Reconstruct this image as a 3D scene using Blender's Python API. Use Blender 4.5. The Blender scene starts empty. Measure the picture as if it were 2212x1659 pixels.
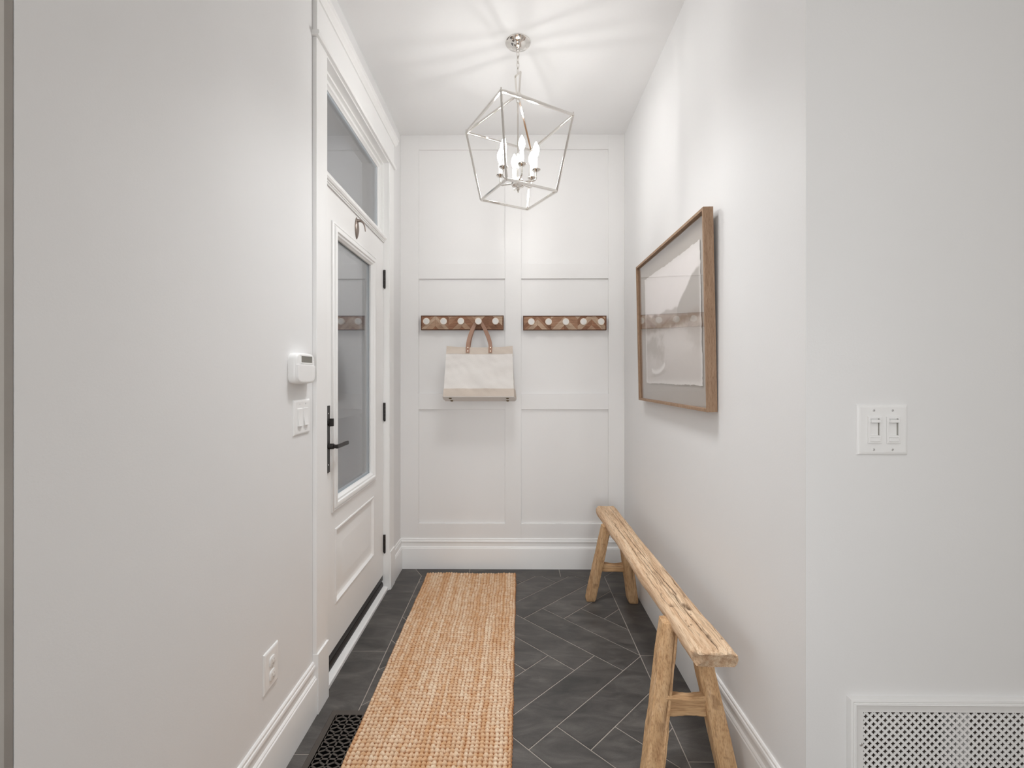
import bpy, bmesh, math, random
import numpy as np
from mathutils import Vector, Matrix

# ------------------------------------------------------------------ camera
SC = bpy.context.scene
COL = SC.collection
CAM_H = 1.342
cd = bpy.data.cameras.new('camera')
cam = bpy.data.objects.new('camera', cd)
COL.objects.link(cam)
cam.location = (0, 0, CAM_H)
cam.rotation_euler = (math.pi/2, 0, math.radians(0.5))
cd.sensor_fit = 'HORIZONTAL'
cd.sensor_width = 36.0
cd.lens = 16.0
cd.shift_x = 0.0016
cd.shift_y = -0.00655
cd.clip_start = 0.05
SC.camera = cam

# ------------------------------------------------------------------ world
wd = bpy.data.worlds.new('sky')
SC.world = wd
wd.use_nodes = True
bg = wd.node_tree.nodes['Background']
bg.inputs[0].default_value = (0.70, 0.75, 0.82, 1)
bg.inputs[1].default_value = 1.25

# ------------------------------------------------------------------ area lights (added fill lights and recessed ceiling lamps)
def area(name, loc, rot, size, power, color=(1, 1, 1), size_y=None, shape=None, spread=180):
    l = bpy.data.lights.new(name, 'AREA')
    l.energy = power
    l.color = color
    l.size = size
    l.spread = math.radians(spread)
    if size_y:
        l.shape = 'RECTANGLE'
        l.size_y = size_y
    if shape:
        l.shape = shape
    o = bpy.data.objects.new(name, l)
    o.location = loc
    o.rotation_euler = rot
    COL.objects.link(o)
    return o

P_REAR, P_LEFT, P_RIGHT, P_NEAR, P_FAR, P_HALL, BULB = 4.1, 40, 2, 7.0, 24, 9.5, 112
area('rear_fill_light', (0.0, -3.2, 1.25), (math.pi/2, 0, 0), 1.1, P_REAR, (0.96, 0.98, 1.0), 1.6, None, 42)  # added narrow beam from behind the camera, fills the passage
area('left_fill_light', (-3.9, -2.4, 1.6), (math.pi/2, 0, -math.pi/2), 4.0, P_LEFT, (0.96, 0.98, 1.0), 2.3)  # added soft fill from the left, brightens the right wall
area('right_fill_light', (3.9, -2.4, 1.6), (math.pi/2, 0, math.pi/2), 4.0, P_RIGHT, (0.96, 0.98, 1.0), 2.3)  # added soft fill from the right, for the left wall
for cx_, cy_, cp_ in ((1.15, -0.1, P_NEAR), (-1.15, -0.3, P_NEAR), (1.3, -2.3, P_FAR), (-1.3, -2.3, P_FAR)):
    area('downlight', (cx_, cy_, 3.03), (0, 0, 0), 0.11, cp_, (1.0, 0.99, 0.98), None, 'DISK')
area('hall_fill_light', (0, 1.78, 3.035), (0, 0, 0), 0.4, P_HALL, (0.98, 0.99, 1.0), None, 'DISK', 92)  # added out-of-view fill on the passage ceiling, lifts lower walls and floor

SC.view_settings.view_transform = 'Standard'
SC.view_settings.look = 'None'
SC.view_settings.exposure = 0.0
SC.view_settings.gamma = 1.0
SC.view_settings.use_curve_mapping = False
SC.cycles.max_bounces = 14
SC.cycles.diffuse_bounces = 8
SC.cycles.glossy_bounces = 6
SC.cycles.transparent_max_bounces = 16
SC.cycles.sample_clamp_indirect = 6.0

RNG = random.Random(7)
PI = math.pi

# ------------------------------------------------------------------ materials
def srgb(r, g, b):
    def f(c):
        c /= 255.0
        return c/12.92 if c <= 0.04045 else ((c+0.055)/1.055)**2.4
    return (f(r), f(g), f(b), 1)

def new_mat(name):
    m = bpy.data.materials.new(name)
    m.use_nodes = True
    nt = m.node_tree
    return m, nt, nt.nodes['Principled BSDF']

def noise(nt, scale, detail=3, rough=0.55, coord='Object', mscale=(1, 1, 1), rot=(0, 0, 0)):
    tc = nt.nodes.new('ShaderNodeTexCoord')
    mp = nt.nodes.new('ShaderNodeMapping')
    mp.inputs['Scale'].default_value = mscale
    mp.inputs['Rotation'].default_value = rot
    nt.links.new(tc.outputs[coord], mp.inputs[0])
    n = nt.nodes.new('ShaderNodeTexNoise')
    n.inputs['Scale'].default_value = scale
    n.inputs['Detail'].default_value = detail
    n.inputs['Roughness'].default_value = rough
    nt.links.new(mp.outputs[0], n.inputs['Vector'])
    return n.outputs['Fac']

def ramp(nt, fac, stops):
    r = nt.nodes.new('ShaderNodeValToRGB')
    e = r.color_ramp.elements
    while len(e) < len(stops):
        e.new(0.5)
    for k, (p, c) in enumerate(stops):
        e[k].position = p
        e[k].color = c
    nt.links.new(fac, r.inputs[0])
    return r.outputs[0]

def mixc(nt, a, b, fac, mode='MIX'):
    n = nt.nodes.new('ShaderNodeMix')
    n.data_type = 'RGBA'
    n.blend_type = mode
    for sock, v in ((n.inputs[0], fac), (n.inputs[6], a), (n.inputs[7], b)):
        if isinstance(v, (float, int, tuple)):
            sock.default_value = v
        else:
            nt.links.new(v, sock)
    return n.outputs[2]

def bump(nt, b, h, strength, dist=0.001):
    n = nt.nodes.new('ShaderNodeBump')
    n.inputs['Strength'].default_value = strength
    n.inputs['Distance'].default_value = dist
    nt.links.new(h, n.inputs['Height'])
    nt.links.new(n.outputs[0], b.inputs['Normal'])

def paint(name, col, rough=0.5, var=0.015, bstr=0.15, bscale=260, spec=0.4):
    m, nt, b = new_mat(name)
    c2 = tuple(max(0, c*(1-var*2)) for c in col[:3]) + (1,)
    nt.links.new(ramp(nt, noise(nt, 2.5, 4), [(0.35, c2), (0.65, col)]), b.inputs['Base Color'])
    b.inputs['Roughness'].default_value = rough
    b.inputs['Specular IOR Level'].default_value = spec
    bump(nt, b, noise(nt, bscale, 2), bstr, 0.0006)
    return m

M = {}
M['wall'] = paint('wall_paint', (0.80, 0.80, 0.80, 1), 0.6, 0.006, 0.25, 200)
M['ceiling'] = paint('ceiling_paint', (0.82, 0.82, 0.82, 1), 0.8, 0.005, 0.2, 120, 0.2)
M['trim'] = paint('trim_paint', (0.86, 0.86, 0.855, 1), 0.33, 0.006, 0.08, 90, 0.45)
M['panel'] = paint('panelling_paint', (0.81, 0.805, 0.80, 1), 0.42, 0.006, 0.1, 90, 0.4)
M['door'] = paint('door_paint', (0.88, 0.88, 0.875, 1), 0.36, 0.006, 0.3, 30, 0.45)
M['plastic'] = paint('white_plastic', (0.85, 0.85, 0.845, 1), 0.3, 0.0, 0.02, 50, 0.5)
M['wall_shaded'] = paint('shaded_wall_paint', srgb(162, 157, 151), 0.9, 0.1, 1.0, 60)  # wall end lies in shade; the shade is put into this darker colour
M['grout'] = paint('grout', srgb(168, 160, 152), 0.9, 0.08, 0.6, 150)
M['black'] = paint('black_metal', srgb(38, 34, 32), 0.38, 0.05, 0.05, 80)
M['rubber'] = paint('black_rubber', srgb(28, 27, 27), 0.6, 0.05, 0.1, 80)
M['bronze_grey'] = paint('register_metal', srgb(78, 72, 67), 0.5, 0.05, 0.05, 80)
M['dark'] = paint('duct_metal', srgb(98, 87, 80), 0.8, 0.1, 0.1, 40)
M['pit'] = paint('well_shade_black', srgb(7, 7, 7), 1.0, 0.1, 0.1, 40, 0.0)  # near-black paints the shade of the hollow below the lattice
M['exterior'] = paint('exterior_stucco', srgb(160, 156, 151), 0.9, 0.05, 0.3, 60)
M['paving'] = paint('exterior_paving', srgb(66, 70, 78), 0.9, 0.1, 0.3, 60)
M['woodfloor'] = paint('rear_floor', srgb(186, 178, 168), 0.5, 0.1, 0.1, 20)
M['spacer'] = paint('glazing_spacer', srgb(205, 218, 228), 0.35, 0.0, 0.0, 50)

def metal(name, col, rough):
    m, nt, b = new_mat(name)
    b.inputs['Base Color'].default_value = col
    b.inputs['Metallic'].default_value = 1
    b.inputs['Roughness'].default_value = rough
    n = noise(nt, 40, 2)
    mr = nt.nodes.new('ShaderNodeMapRange')
    mr.inputs[3].default_value = rough*0.8
    mr.inputs[4].default_value = rough*1.25
    nt.links.new(n, mr.inputs[0])
    nt.links.new(mr.outputs[0], b.inputs['Roughness'])
    return m
M['nickel'] = metal('polished_nickel', (0.80, 0.775, 0.74, 1), 0.10)
M['pewter'] = metal('antique_pewter', (0.30, 0.25, 0.22, 1), 0.35)
M['brass'] = metal('rivet_brass', (0.95, 0.85, 0.72, 1), 0.25)
M['oldbrass'] = metal('bag_foot_brass', (0.22, 0.17, 0.10, 1), 0.4)
M['screw'] = metal('screw_metal', (0.75, 0.75, 0.75, 1), 0.3)

# slate tile: colour drifts tile by tile, cloudy veins
def slate():
    m, nt, b = new_mat('dark_slate')
    oi = nt.nodes.new('ShaderNodeObjectInfo')
    tc = nt.nodes.new('ShaderNodeTexCoord')
    add = nt.nodes.new('ShaderNodeVectorMath'); add.operation = 'ADD'
    sc = nt.nodes.new('ShaderNodeVectorMath'); sc.operation = 'SCALE'
    sc.inputs['Scale'].default_value = 37.0
    comb = nt.nodes.new('ShaderNodeCombineXYZ')
    nt.links.new(oi.outputs['Random'], comb.inputs[0])
    nt.links.new(oi.outputs['Random'], comb.inputs[1])
    nt.links.new(comb.outputs[0], sc.inputs[0])
    nt.links.new(tc.outputs['Object'], add.inputs[0])
    nt.links.new(sc.outputs[0], add.inputs[1])
    mp = nt.nodes.new('ShaderNodeMapping')
    mp.inputs['Scale'].default_value = (1.0, 2.6, 1)
    nt.links.new(add.outputs[0], mp.inputs[0])
    n = nt.nodes.new('ShaderNodeTexNoise')
    n.inputs['Scale'].default_value = 4.5; n.inputs['Detail'].default_value = 7
    n.inputs['Roughness'].default_value = 0.62; n.inputs['Distortion'].default_value = 1.1
    nt.links.new(mp.outputs[0], n.inputs['Vector'])
    f = nt.nodes.new('ShaderNodeTexNoise')
    f.inputs['Scale'].default_value = 380; f.inputs['Detail'].default_value = 2
    nt.links.new(tc.outputs['Object'], f.inputs['Vector'])
    c = ramp(nt, n.outputs['Fac'], [(0.30, srgb(56, 55, 54)), (0.5, srgb(78, 75, 73)), (0.68, srgb(98, 95, 92)), (0.82, srgb(120, 117, 112))])
    t = ramp(nt, oi.outputs['Random'], [(0.0, (0.86, 0.86, 0.86, 1)), (1.0, (1.1, 1.09, 1.08, 1))])
    c = mixc(nt, c, t, 1.0, 'MULTIPLY')
    g = ramp(nt, f.outputs['Fac'], [(0.3, (0.85, 0.85, 0.85, 1)), (0.7, (1.12, 1.12, 1.12, 1))])
    c = mixc(nt, c, g, 1.0, 'MULTIPLY')
    nt.links.new(c, b.inputs['Base Color'])
    r = ramp(nt, n.outputs['Fac'], [(0.3, (0.42,)*3+(1,)), (0.7, (0.6,)*3+(1,))])
    nt.links.new(r, b.inputs['Roughness'])
    b.inputs['Specular IOR Level'].default_value = 0.45
    bump(nt, b, n.outputs['Fac'], 0.25, 0.004)
    return m
M['slate'] = slate()

def wood(name, stops, axis_scale, scale=6.0, rough=0.75, crack=None, bstr=0.5, attr=None, tint=None):
    m, nt, b = new_mat(name)
    n1 = noise(nt, scale, 8, 0.65, 'Object', axis_scale)
    n2 = noise(nt, scale*6, 4, 0.6, 'Object', axis_scale)
    c = ramp(nt, n1, stops)
    g = ramp(nt, n2, [(0.36, (0.66, 0.60, 0.55, 1)), (0.47, (0.94, 0.93, 0.92, 1)), (0.62, (1.06, 1.06, 1.06, 1))])
    c = mixc(nt, c, g, 0.8, 'MULTIPLY')
    if tint:
        oi = nt.nodes.new('ShaderNodeObjectInfo')
        c = mixc(nt, c, ramp(nt, oi.outputs['Random'], tint), 1.0, 'MULTIPLY')
    if attr:
        at = nt.nodes.new('ShaderNodeAttribute'); at.attribute_name = attr
        c = mixc(nt, c, crack, at.outputs['Fac'])
    nt.links.new(c, b.inputs['Base Color'])
    b.inputs['Roughness'].default_value = rough
    b.inputs['Specular IOR Level'].default_value = 0.25
    bump(nt, b, n2, bstr, 0.002)
    return m
BW = [(0.28, srgb(180, 146, 116)), (0.45, srgb(212, 180, 148)), (0.6, srgb(228, 202, 172)), (0.78, srgb(216, 197, 176))]
M['bench_top'] = wood('weathered_elm', BW, (9, 0.5, 9), 6.0, 0.8, srgb(58, 36, 22), 0.8, 'crack')
LW = [(0.28, srgb(172, 134, 98)), (0.45, srgb(196, 160, 120)), (0.62, srgb(208, 174, 136)), (0.8, srgb(206, 184, 160))]
M['bench_leg'] = wood('weathered_elm_leg', LW, (6, 6, 0.45), 6.5, 0.8, srgb(92, 60, 38), 0.8, 'crack')
M['bench_rail'] = wood('weathered_elm_rail', LW, (0.45, 6, 6), 6.5, 0.8, None, 0.7)
M['frame_wood'] = wood('picture_frame_oak', [(0.3, srgb(142, 114, 92)), (0.5, srgb(158, 130, 106)), (0.7, srgb(172, 144, 120))], (14, 14, 1.2), 7, 0.55, None, 0.2)
M['rack_edge'] = wood('rack_edge_wood', [(0.3, srgb(84, 56, 42)), (0.7, srgb(118, 82, 62))], (1.5, 12, 12), 8, 0.6, None, 0.3)
def rackwood(name, a, b_, rot):
    m, nt, b = new_mat(name)
    n1 = noise(nt, 9, 8, 0.7, 'Object', (1.2, 12, 12) , (0, rot, 0))
    c = ramp(nt, n1, [(0.32, a), (0.68, b_)])
    nt.links.new(c, b.inputs['Base Color'])
    b.inputs['Roughness'].default_value = 0.6
    b.inputs['Specular IOR Level'].default_value = 0.25
    bump(nt, b, n1, 0.3, 0.001)
    return m
RW = []
for k, (a, b_) in enumerate([((136, 100, 78), (176, 140, 114)), ((116, 82, 62), (152, 112, 88)), ((164, 138, 116), (200, 176, 154)), ((124, 88, 68), (164, 122, 96)), ((150, 120, 98), (188, 158, 134))]):
    RW.append((rackwood('rack_wood_up', srgb(*a), srgb(*b_), PI/4), rackwood('rack_wood_down', srgb(*a), srgb(*b_), -PI/4)))

def fabric(name, col, scale=900):
    m, nt, b = new_mat(name)
    n = noise(nt, scale, 2, 0.6, 'Object', (1, 1, 0.35))
    n2 = noise(nt, scale, 2, 0.6, 'Object', (0.35, 1, 1))
    d = tuple(c*0.86 for c in col[:3])+(1,)
    c = mixc(nt, ramp(nt, n, [(0.3, d), (0.7, col)]), ramp(nt, n2, [(0.3, d), (0.7, col)]), 0.5)
    nt.links.new(c, b.inputs['Base Color'])
    b.inputs['Roughness'].default_value = 0.9
    b.inputs['Specular IOR Level'].default_value = 0.15
    bump(nt, b, n, 0.4, 0.0008)
    return m
M['canvas'] = fabric('cream_canvas', srgb(234, 230, 226))
M['linen'] = fabric('natural_linen', srgb(214, 202, 190), 700)
M['leather'] = paint('tan_leather', srgb(168, 132, 112), 0.5, 0.08, 0.3, 220)
M['mat'] = paint('mat_board', srgb(178, 169, 160), 0.9, 0.01, 0.1, 100, 0.1)
M['marble'] = paint('marble_inlay', srgb(222, 220, 216), 0.3, 0.04, 0.02, 40)
M['knob'] = paint('knob_rim', srgb(228, 218, 206), 0.45, 0.02, 0.05, 60)
M['lcd'] = paint('lcd_screen', srgb(132, 130, 122), 0.25, 0.1, 0.0, 60)

def vcol_mat(name, attr, rough=0.9, fine=None):
    m, nt, b = new_mat(name)
    at = nt.nodes.new('ShaderNodeAttribute'); at.attribute_name = attr
    c = at.outputs['Color']
    if fine:
        n = noise(nt, fine, 4, 0.7)
        c = mixc(nt, c, ramp(nt, n, [(0.28, (0.72, 0.66, 0.60, 1)), (0.7, (1.1, 1.1, 1.1, 1))]), 1.0, 'MULTIPLY')
        bump(nt, b, n, 0.9, 0.002)
    nt.links.new(c, b.inputs['Base Color'])
    b.inputs['Roughness'].default_value = rough
    b.inputs['Specular IOR Level'].default_value = 0.12
    return m
M['print'] = vcol_mat('watercolour_paper', 'print', 0.95)
M['jute'] = vcol_mat('woven_jute', 'yarn', 0.95, 420)

def glass_mat(name, tint, f0=0.045):
    m = bpy.data.materials.new(name)
    m.use_nodes = True
    nt = m.node_tree
    nt.nodes.clear()
    out = nt.nodes.new('ShaderNodeOutputMaterial')
    mx = nt.nodes.new('ShaderNodeMixShader')
    tr = nt.nodes.new('ShaderNodeBsdfTransparent'); tr.inputs[0].default_value = tint
    gl = nt.nodes.new('ShaderNodeBsdfGlossy'); gl.inputs['Roughness'].default_value = 0.0
    geo = nt.nodes.new('ShaderNodeNewGeometry')
    dot = nt.nodes.new('ShaderNodeVectorMath'); dot.operation = 'DOT_PRODUCT'
    nt.links.new(geo.outputs['Incoming'], dot.inputs[0]); nt.links.new(geo.outputs['Normal'], dot.inputs[1])
    def mth(op, a, b=None):
        n = nt.nodes.new('ShaderNodeMath'); n.operation = op
        for s, v in zip(n.inputs, (a, b)):
            if v is None: continue
            if isinstance(v, (int, float)): s.default_value = v
            else: nt.links.new(v, s)
        return n.outputs[0]
    x = mth('SUBTRACT', 1.0, mth('ABSOLUTE', dot.outputs['Value']))
    f = mth('ADD', f0, mth('MULTIPLY', 1-f0, mth('POWER', x, 5.0)))
    nt.links.new(f, mx.inputs[0])
    nt.links.new(tr.outputs[0], mx.inputs[1]); nt.links.new(gl.outputs[0], mx.inputs[2])
    nt.links.new(mx.outputs[0], out.inputs[0])
    return m
M['glass'] = glass_mat('door_glass', (0.95, 0.955, 0.96, 1), 0.17)
M['pglass'] = glass_mat('picture_glass', (0.99, 0.99, 0.99, 1), 0.06)

def bulb_mat():
    m, nt, b = new_mat('lit_candle_bulb')
    b.inputs['Base Color'].default_value = (1, 1, 1, 1)
    b.inputs['Emission Color'].default_value = (1.0, 0.985, 0.965, 1)
    b.inputs['Emission Strength'].default_value = BULB
    return m
M['bulb'] = bulb_mat()

# ------------------------------------------------------------------ mesh helpers
class MB:
    def __init__(s):
        s.v = []; s.f = []; s.m = []
    def add(s, vs, fs, mi=0):
        o = len(s.v)
        s.v += [tuple(p) for p in vs]
        s.f += [tuple(i+o for i in f) for f in fs]
        s.m += [mi]*len(fs)
        return s
    def box(s, x0, x1, y0, y1, z0, z1, mi=0):
        vs = [(x, y, z) for z in (z0, z1) for y in (y0, y1) for x in (x0, x1)]
        return s.add(vs, [(0, 2, 3, 1), (4, 5, 7, 6), (0, 1, 5, 4), (2, 6, 7, 3), (0, 4, 6, 2), (1, 3, 7, 5)], mi)
    def prism(s, poly, vec, mi=0):
        n = len(poly)
        v = Vector(vec)
        a = [Vector(p) for p in poly]
        b = [p+v for p in a]
        s.add(a+b, [tuple(reversed(range(n))), tuple(range(n, 2*n))] + [(i, (i+1) % n, n+(i+1) % n, n+i) for i in range(n)], mi)
        return s
    def loft(s, rings, closed=True, caps=True, mi=0):
        n = len(rings[0]); o = []
        for r in rings: o += [tuple(p) for p in r]
        fs = []
        for k in range(len(rings)-1):
            for i in range(n if closed else n-1):
                j = (i+1) % n
                fs.append((k*n+i, k*n+j, (k+1)*n+j, (k+1)*n+i))
        if caps:
            fs.append(tuple(reversed(range(n))))
            fs.append(tuple((len(rings)-1)*n+i for i in range(n)))
        return s.add(o, fs, mi)
    def lathe(s, prof, origin, axis=(0, 0, 1), seg=20, mi=0):
        ax = Vector(axis).normalized()
        u = ax.orthogonal().normalized(); w = ax.cross(u)
        O = Vector(origin)
        rings = []
        for r, h in prof:
            r = max(r, 1e-5)
            rings.append([O+ax*h+(u*math.cos(2*PI*k/seg)+w*math.sin(2*PI*k/seg))*r for k in range(seg)])
        return s.loft(rings, True, True, mi)
    def cyl(s, a, b, r, seg=14, mi=0, r2=None):
        a = Vector(a); b = Vector(b)
        return s.lathe([(r, 0), (r if r2 is None else r2, (b-a).length)], a, b-a, seg, mi)
    def bar(s, a, b, w, h=None, up=(0, 0, 1), mi=0):
        h = h or w
        a = Vector(a); b = Vector(b); d = (b-a).normalized()
        up = Vector(up)
        if abs(d.dot(up)) > 0.98: up = Vector((1, 0, 0))
        u = d.cross(up).normalized(); w2 = u.cross(d).normalized()
        r = lambda p: [p-u*w/2-w2*h/2, p+u*w/2-w2*h/2, p+u*w/2+w2*h/2, p-u*w/2+w2*h/2]
        return s.loft([r(a), r(b)], True, True, mi)
    def tube(s, pts, r, seg=10, closed=False, mi=0):
        pts = [Vector(p) for p in pts]
        n = len(pts); rings = []
        t0 = (pts[1]-pts[0]).normalized()
        u = t0.orthogonal().normalized()
        for i, p in enumerate(pts):
            if closed: t = (pts[(i+1) % n]-pts[i-1]).normalized()
            else: t = (pts[min(i+1, n-1)]-pts[max(i-1, 0)]).normalized()
            u = (u-t*u.dot(t)).normalized()
            w = t.cross(u)
            rr = r[i] if isinstance(r, (list, tuple)) else r
            rings.append([p+(u*math.cos(2*PI*k/seg)+w*math.sin(2*PI*k/seg))*rr for k in range(seg)])
        if closed:
            rings.append(rings[0])
        return s.loft(rings, True, not closed, mi)
    def ring(s, O, U, V, N, u0, u1, v0, v1, prof, fill=False, mi=0, closed=True):
        """mitred rectangular frame: prof = (inset, height) points"""
        O = Vector(O); U = Vector(U); V = Vector(V); N = Vector(N)
        rows = []
        for d, h in prof:
            rows.append([O+U*a+V*b+N*h for a, b in ((u0+d, v0+d), (u1-d, v0+d), (u1-d, v1-d), (u0+d, v1-d))])
        if closed and not fill: rows.append(rows[0])
        s.loft(rows, True, False, mi)
        if fill:
            s.add(rows[-1], [(0, 1, 2, 3)], mi)
        return s
    def build(s, name, mat, parent=None, bevel=0, smooth=None, origin=None):
        root = parent
        while root is not None and root.parent is not None: root = root.parent
        og = Vector(origin) if origin is not None else (Vector(root.location) if root is not None else Vector((0, 0, 0)))
        me = bpy.data.meshes.new(name)
        me.from_pydata([tuple(Vector(p)-og) for p in s.v], [], s.f)
        mats = mat if isinstance(mat, (list, tuple)) else [mat]
        for k in mats: me.materials.append(k)
        if len(mats) > 1: me.polygons.foreach_set('material_index', s.m)
        bm = bmesh.new(); bm.from_mesh(me)
        bmesh.ops.recalc_face_normals(bm, faces=bm.faces)
        bm.to_mesh(me); bm.free()
        if smooth or bevel:
            me.polygons.foreach_set('use_smooth', [True]*len(me.polygons))
            me.set_sharp_from_angle(angle=math.radians(smooth or 35))
        o = bpy.data.objects.new(name, me)
        COL.objects.link(o)
        if parent is not None: o.parent = parent
        else: o.location = og
        if bevel:
            b = o.modifiers.new('bevel', 'BEVEL'); b.width = bevel; b.segments = 2; b.limit_method = 'ANGLE'
            b.angle_limit = math.radians(40); b.harden_normals = True
        return o

def tag(o, label=None, cat=None, group=None, kind=None):
    if label: o['label'] = label
    if cat: o['category'] = cat
    if group: o['group'] = group
    if kind: o['kind'] = kind
    return o

def thing(name, loc, label, cat, group=None):
    o = bpy.data.objects.new(name, None)
    o.empty_display_size = 0.05
    o.location = loc
    COL.objects.link(o)
    return tag(o, label, cat, group)

def struct(o):
    o['kind'] = 'structure'
    return o

def sempty(name, loc=(0, 0, 0)):
    o = bpy.data.objects.new(name, None); o.location = loc; COL.objects.link(o)
    return struct(o)

def arc(c, r, a0, a1, n, fx):
    return [fx(c[0]+r*math.cos(a0+(a1-a0)*k/n), c[1]+r*math.sin(a0+(a1-a0)*k/n)) for k in range(n+1)]

def vnoise(seed):
    """cheap smooth 2-D value noise"""
    rs = np.random.RandomState(seed)
    T = rs.rand(256, 256)
    def f(x, y):
        xi = np.floor(x).astype(int); yi = np.floor(y).astype(int)
        fx = x-xi; fy = y-yi
        fx = fx*fx*(3-2*fx); fy = fy*fy*(3-2*fy)
        a = T[xi % 256, yi % 256]; b = T[(xi+1) % 256, yi % 256]
        c = T[xi % 256, (yi+1) % 256]; d = T[(xi+1) % 256, (yi+1) % 256]
        return (a*(1-fx)+b*fx)*(1-fy)+(c*(1-fx)+d*fx)*fy
    return f

# ================================================================== SETTING
XL, XR, YB, ZC = -0.803, 0.773, 3.2, 3.048
YN_R, YN_L = 1.213, 0.722          # where the side walls end towards the room
D0, D1, DT = 1.905, 2.87, 2.70     # door opening: near, far, top

struct(MB().box(-4, 4, -5, 3.4, ZC, 3.2).build('ceiling', M['ceiling']))
w = MB()
w.box(-0.96, XL, YN_L+.002, D0, -0.03, ZC); w.box(-0.96, XL, D1, 3.4, -0.03, ZC); w.box(-0.96, XL, D0, D1, DT, ZC)
w.box(-0.96, XL, D0, D1, -0.03, 0.0)
struct(w.build('wall_left', M['wall']))
struct(MB().box(-4, XL-.001, YN_L-.012, YN_L+.001, -0.03, ZC).build('wall_near_left', M['wall_shaded']))  # wall end facing the camera, its shade painted in
struct(MB().box(XR, XR+0.12, YN_R+0.12, 3.4, -0.03, ZC).build('wall_right', M['wall']))
GX0, GX1, GZ0, GZ1 = 0.9195, 1.60, 0.06, 0.4585
w = MB()
w.box(XR, 4, YN_R, YN_R+0.12, GZ1, ZC); w.box(XR, 4, YN_R, YN_R+0.12, -0.03, GZ0)
w.box(XR, GX0, YN_R, YN_R+0.12, GZ0, GZ1); w.box(GX1, 4, YN_R, YN_R+0.12, GZ0, GZ1)
struct(w.build('wall_near_right', M['wall']))
struct(MB().box(-4.1, -4, -5, 1.0, -0.03, ZC).build('wall_room_left', M['wall']))
struct(MB().box(4, 4.1, -5, 1.4, -0.03, ZC).build('wall_room_right', M['wall']))
struct(MB().box(-4, 4, -5.1, -5, -0.03, ZC).build('wall_rear', M['wall']))

# panelled back wall: core with recessed panels, proud stiles and rails
wb = struct(MB().box(XL, XR, YB+0.0185, YB+0.2, -0.03, ZC).build('wall_back', M['panel']))
xs = [XL, -0.674, -0.065, 0.049, 0.661, XR]
zr = [(2.945, ZC), (2.036, 2.143), (1.117, 1.228), (0.0, 0.313)]
pr = [(2.143, 2.945), (1.228, 2.036), (0.313, 1.117)]
for a, b in ((0, 1), (2, 3), (4, 5)):
    MB().box(xs[a], xs[b], YB, YB+0.02, 0.0, ZC).build('stile', M['panel'], wb, 0.0012)
for a, b in ((1, 2), (3, 4)):
    for z0, z1 in zr:
        MB().box(xs[a], xs[b], YB+0.0004, YB+0.02, z0, z1).build('rail', M['panel'], wb, 0.0012)
    for z0, z1 in pr:
        MB().box(xs[a]-0.004, xs[b]+0.004, YB+0.015, YB+0.0183, z0-0.004, z1+0.004).build('panel', M['panel'], wb)

# baseboards
BP = [(0, .210), (.005, .210), (.008, .206), (.008, .198), (.011, .196), (.0125, .191), (.0125, .186), (.008, .182), (.008, .156),
      (.011, .154), (.0145, .150), (.0145, .146), (.018, .143), (.019, .138), (.019, .0), (0, 0)]
def base(name, f, t0, t1, parent=None):
    mb = MB().loft([[f(d, z, t0) for d, z in BP], [f(d, z, t1) for d, z in BP]])
    return mb.build(name, M['trim'], parent, 0, 30)
struct(base('baseboard_back', lambda d, z, t: (t, YB-d, z), XL, XR))
bl = sempty('baseboard_left')
base('board', lambda d, z, t: (XL+d, t, z), YN_L, D0-0.1, bl)
base('board', lambda d, z, t: (XL+d, t, z), D1+0.095, YB, bl)
struct(base('baseboard_right', lambda d, z, t: (XR-d, t, z), YN_R, YB))

# door casing: trim_1
t1 = sempty('trim_1', (XL, (D0+D1)/2, 0))
CW = 0.1
for a, b in ((D0-CW, D0), (D1, D1+0.095)):
    MB().box(XL, -0.787, a, b, 0.235, 2.70).build('casing', M['trim'], t1, 0.0015)
    MB().box(XL, -0.779, a-0.002, b+0.002, 0.0, 0.24).build('plinth_block', M['trim'], t1, 0.002)
mb = MB()
mb.prism([(XL, D0-CW-.012, 2.700), (-.776, D0-CW-.012, 2.700), (-.772, D0-CW-.012, 2.704), (-.771, D0-CW-.012, 2.712), (-.774, D0-CW-.012, 2.719), (XL, D0-CW-.012, 2.719)], (0, D1-D0+0.219, 0))
mb.build('header_bead', M['trim'], t1, 0, 40)
MB().box(XL, -.785, D0-CW, D1+.095, 2.719, 2.855).build('header_board', M['trim'], t1, 0.001)
mb = MB()
c0 = D0-CW-.02
mb.prism([(XL, c0, 2.855), (-.779, c0, 2.855), (-.776, c0, 2.862), (-.768, c0, 2.868), (-.762, c0, 2.876), (-.762, c0, 2.884), (-.757, c0, 2.888), (-.757, c0, 2.896), (XL, c0, 2.896)], (0, D1-D0+0.235, 0))
mb.build('header_cap', M['trim'], t1, 0, 30)

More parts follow.
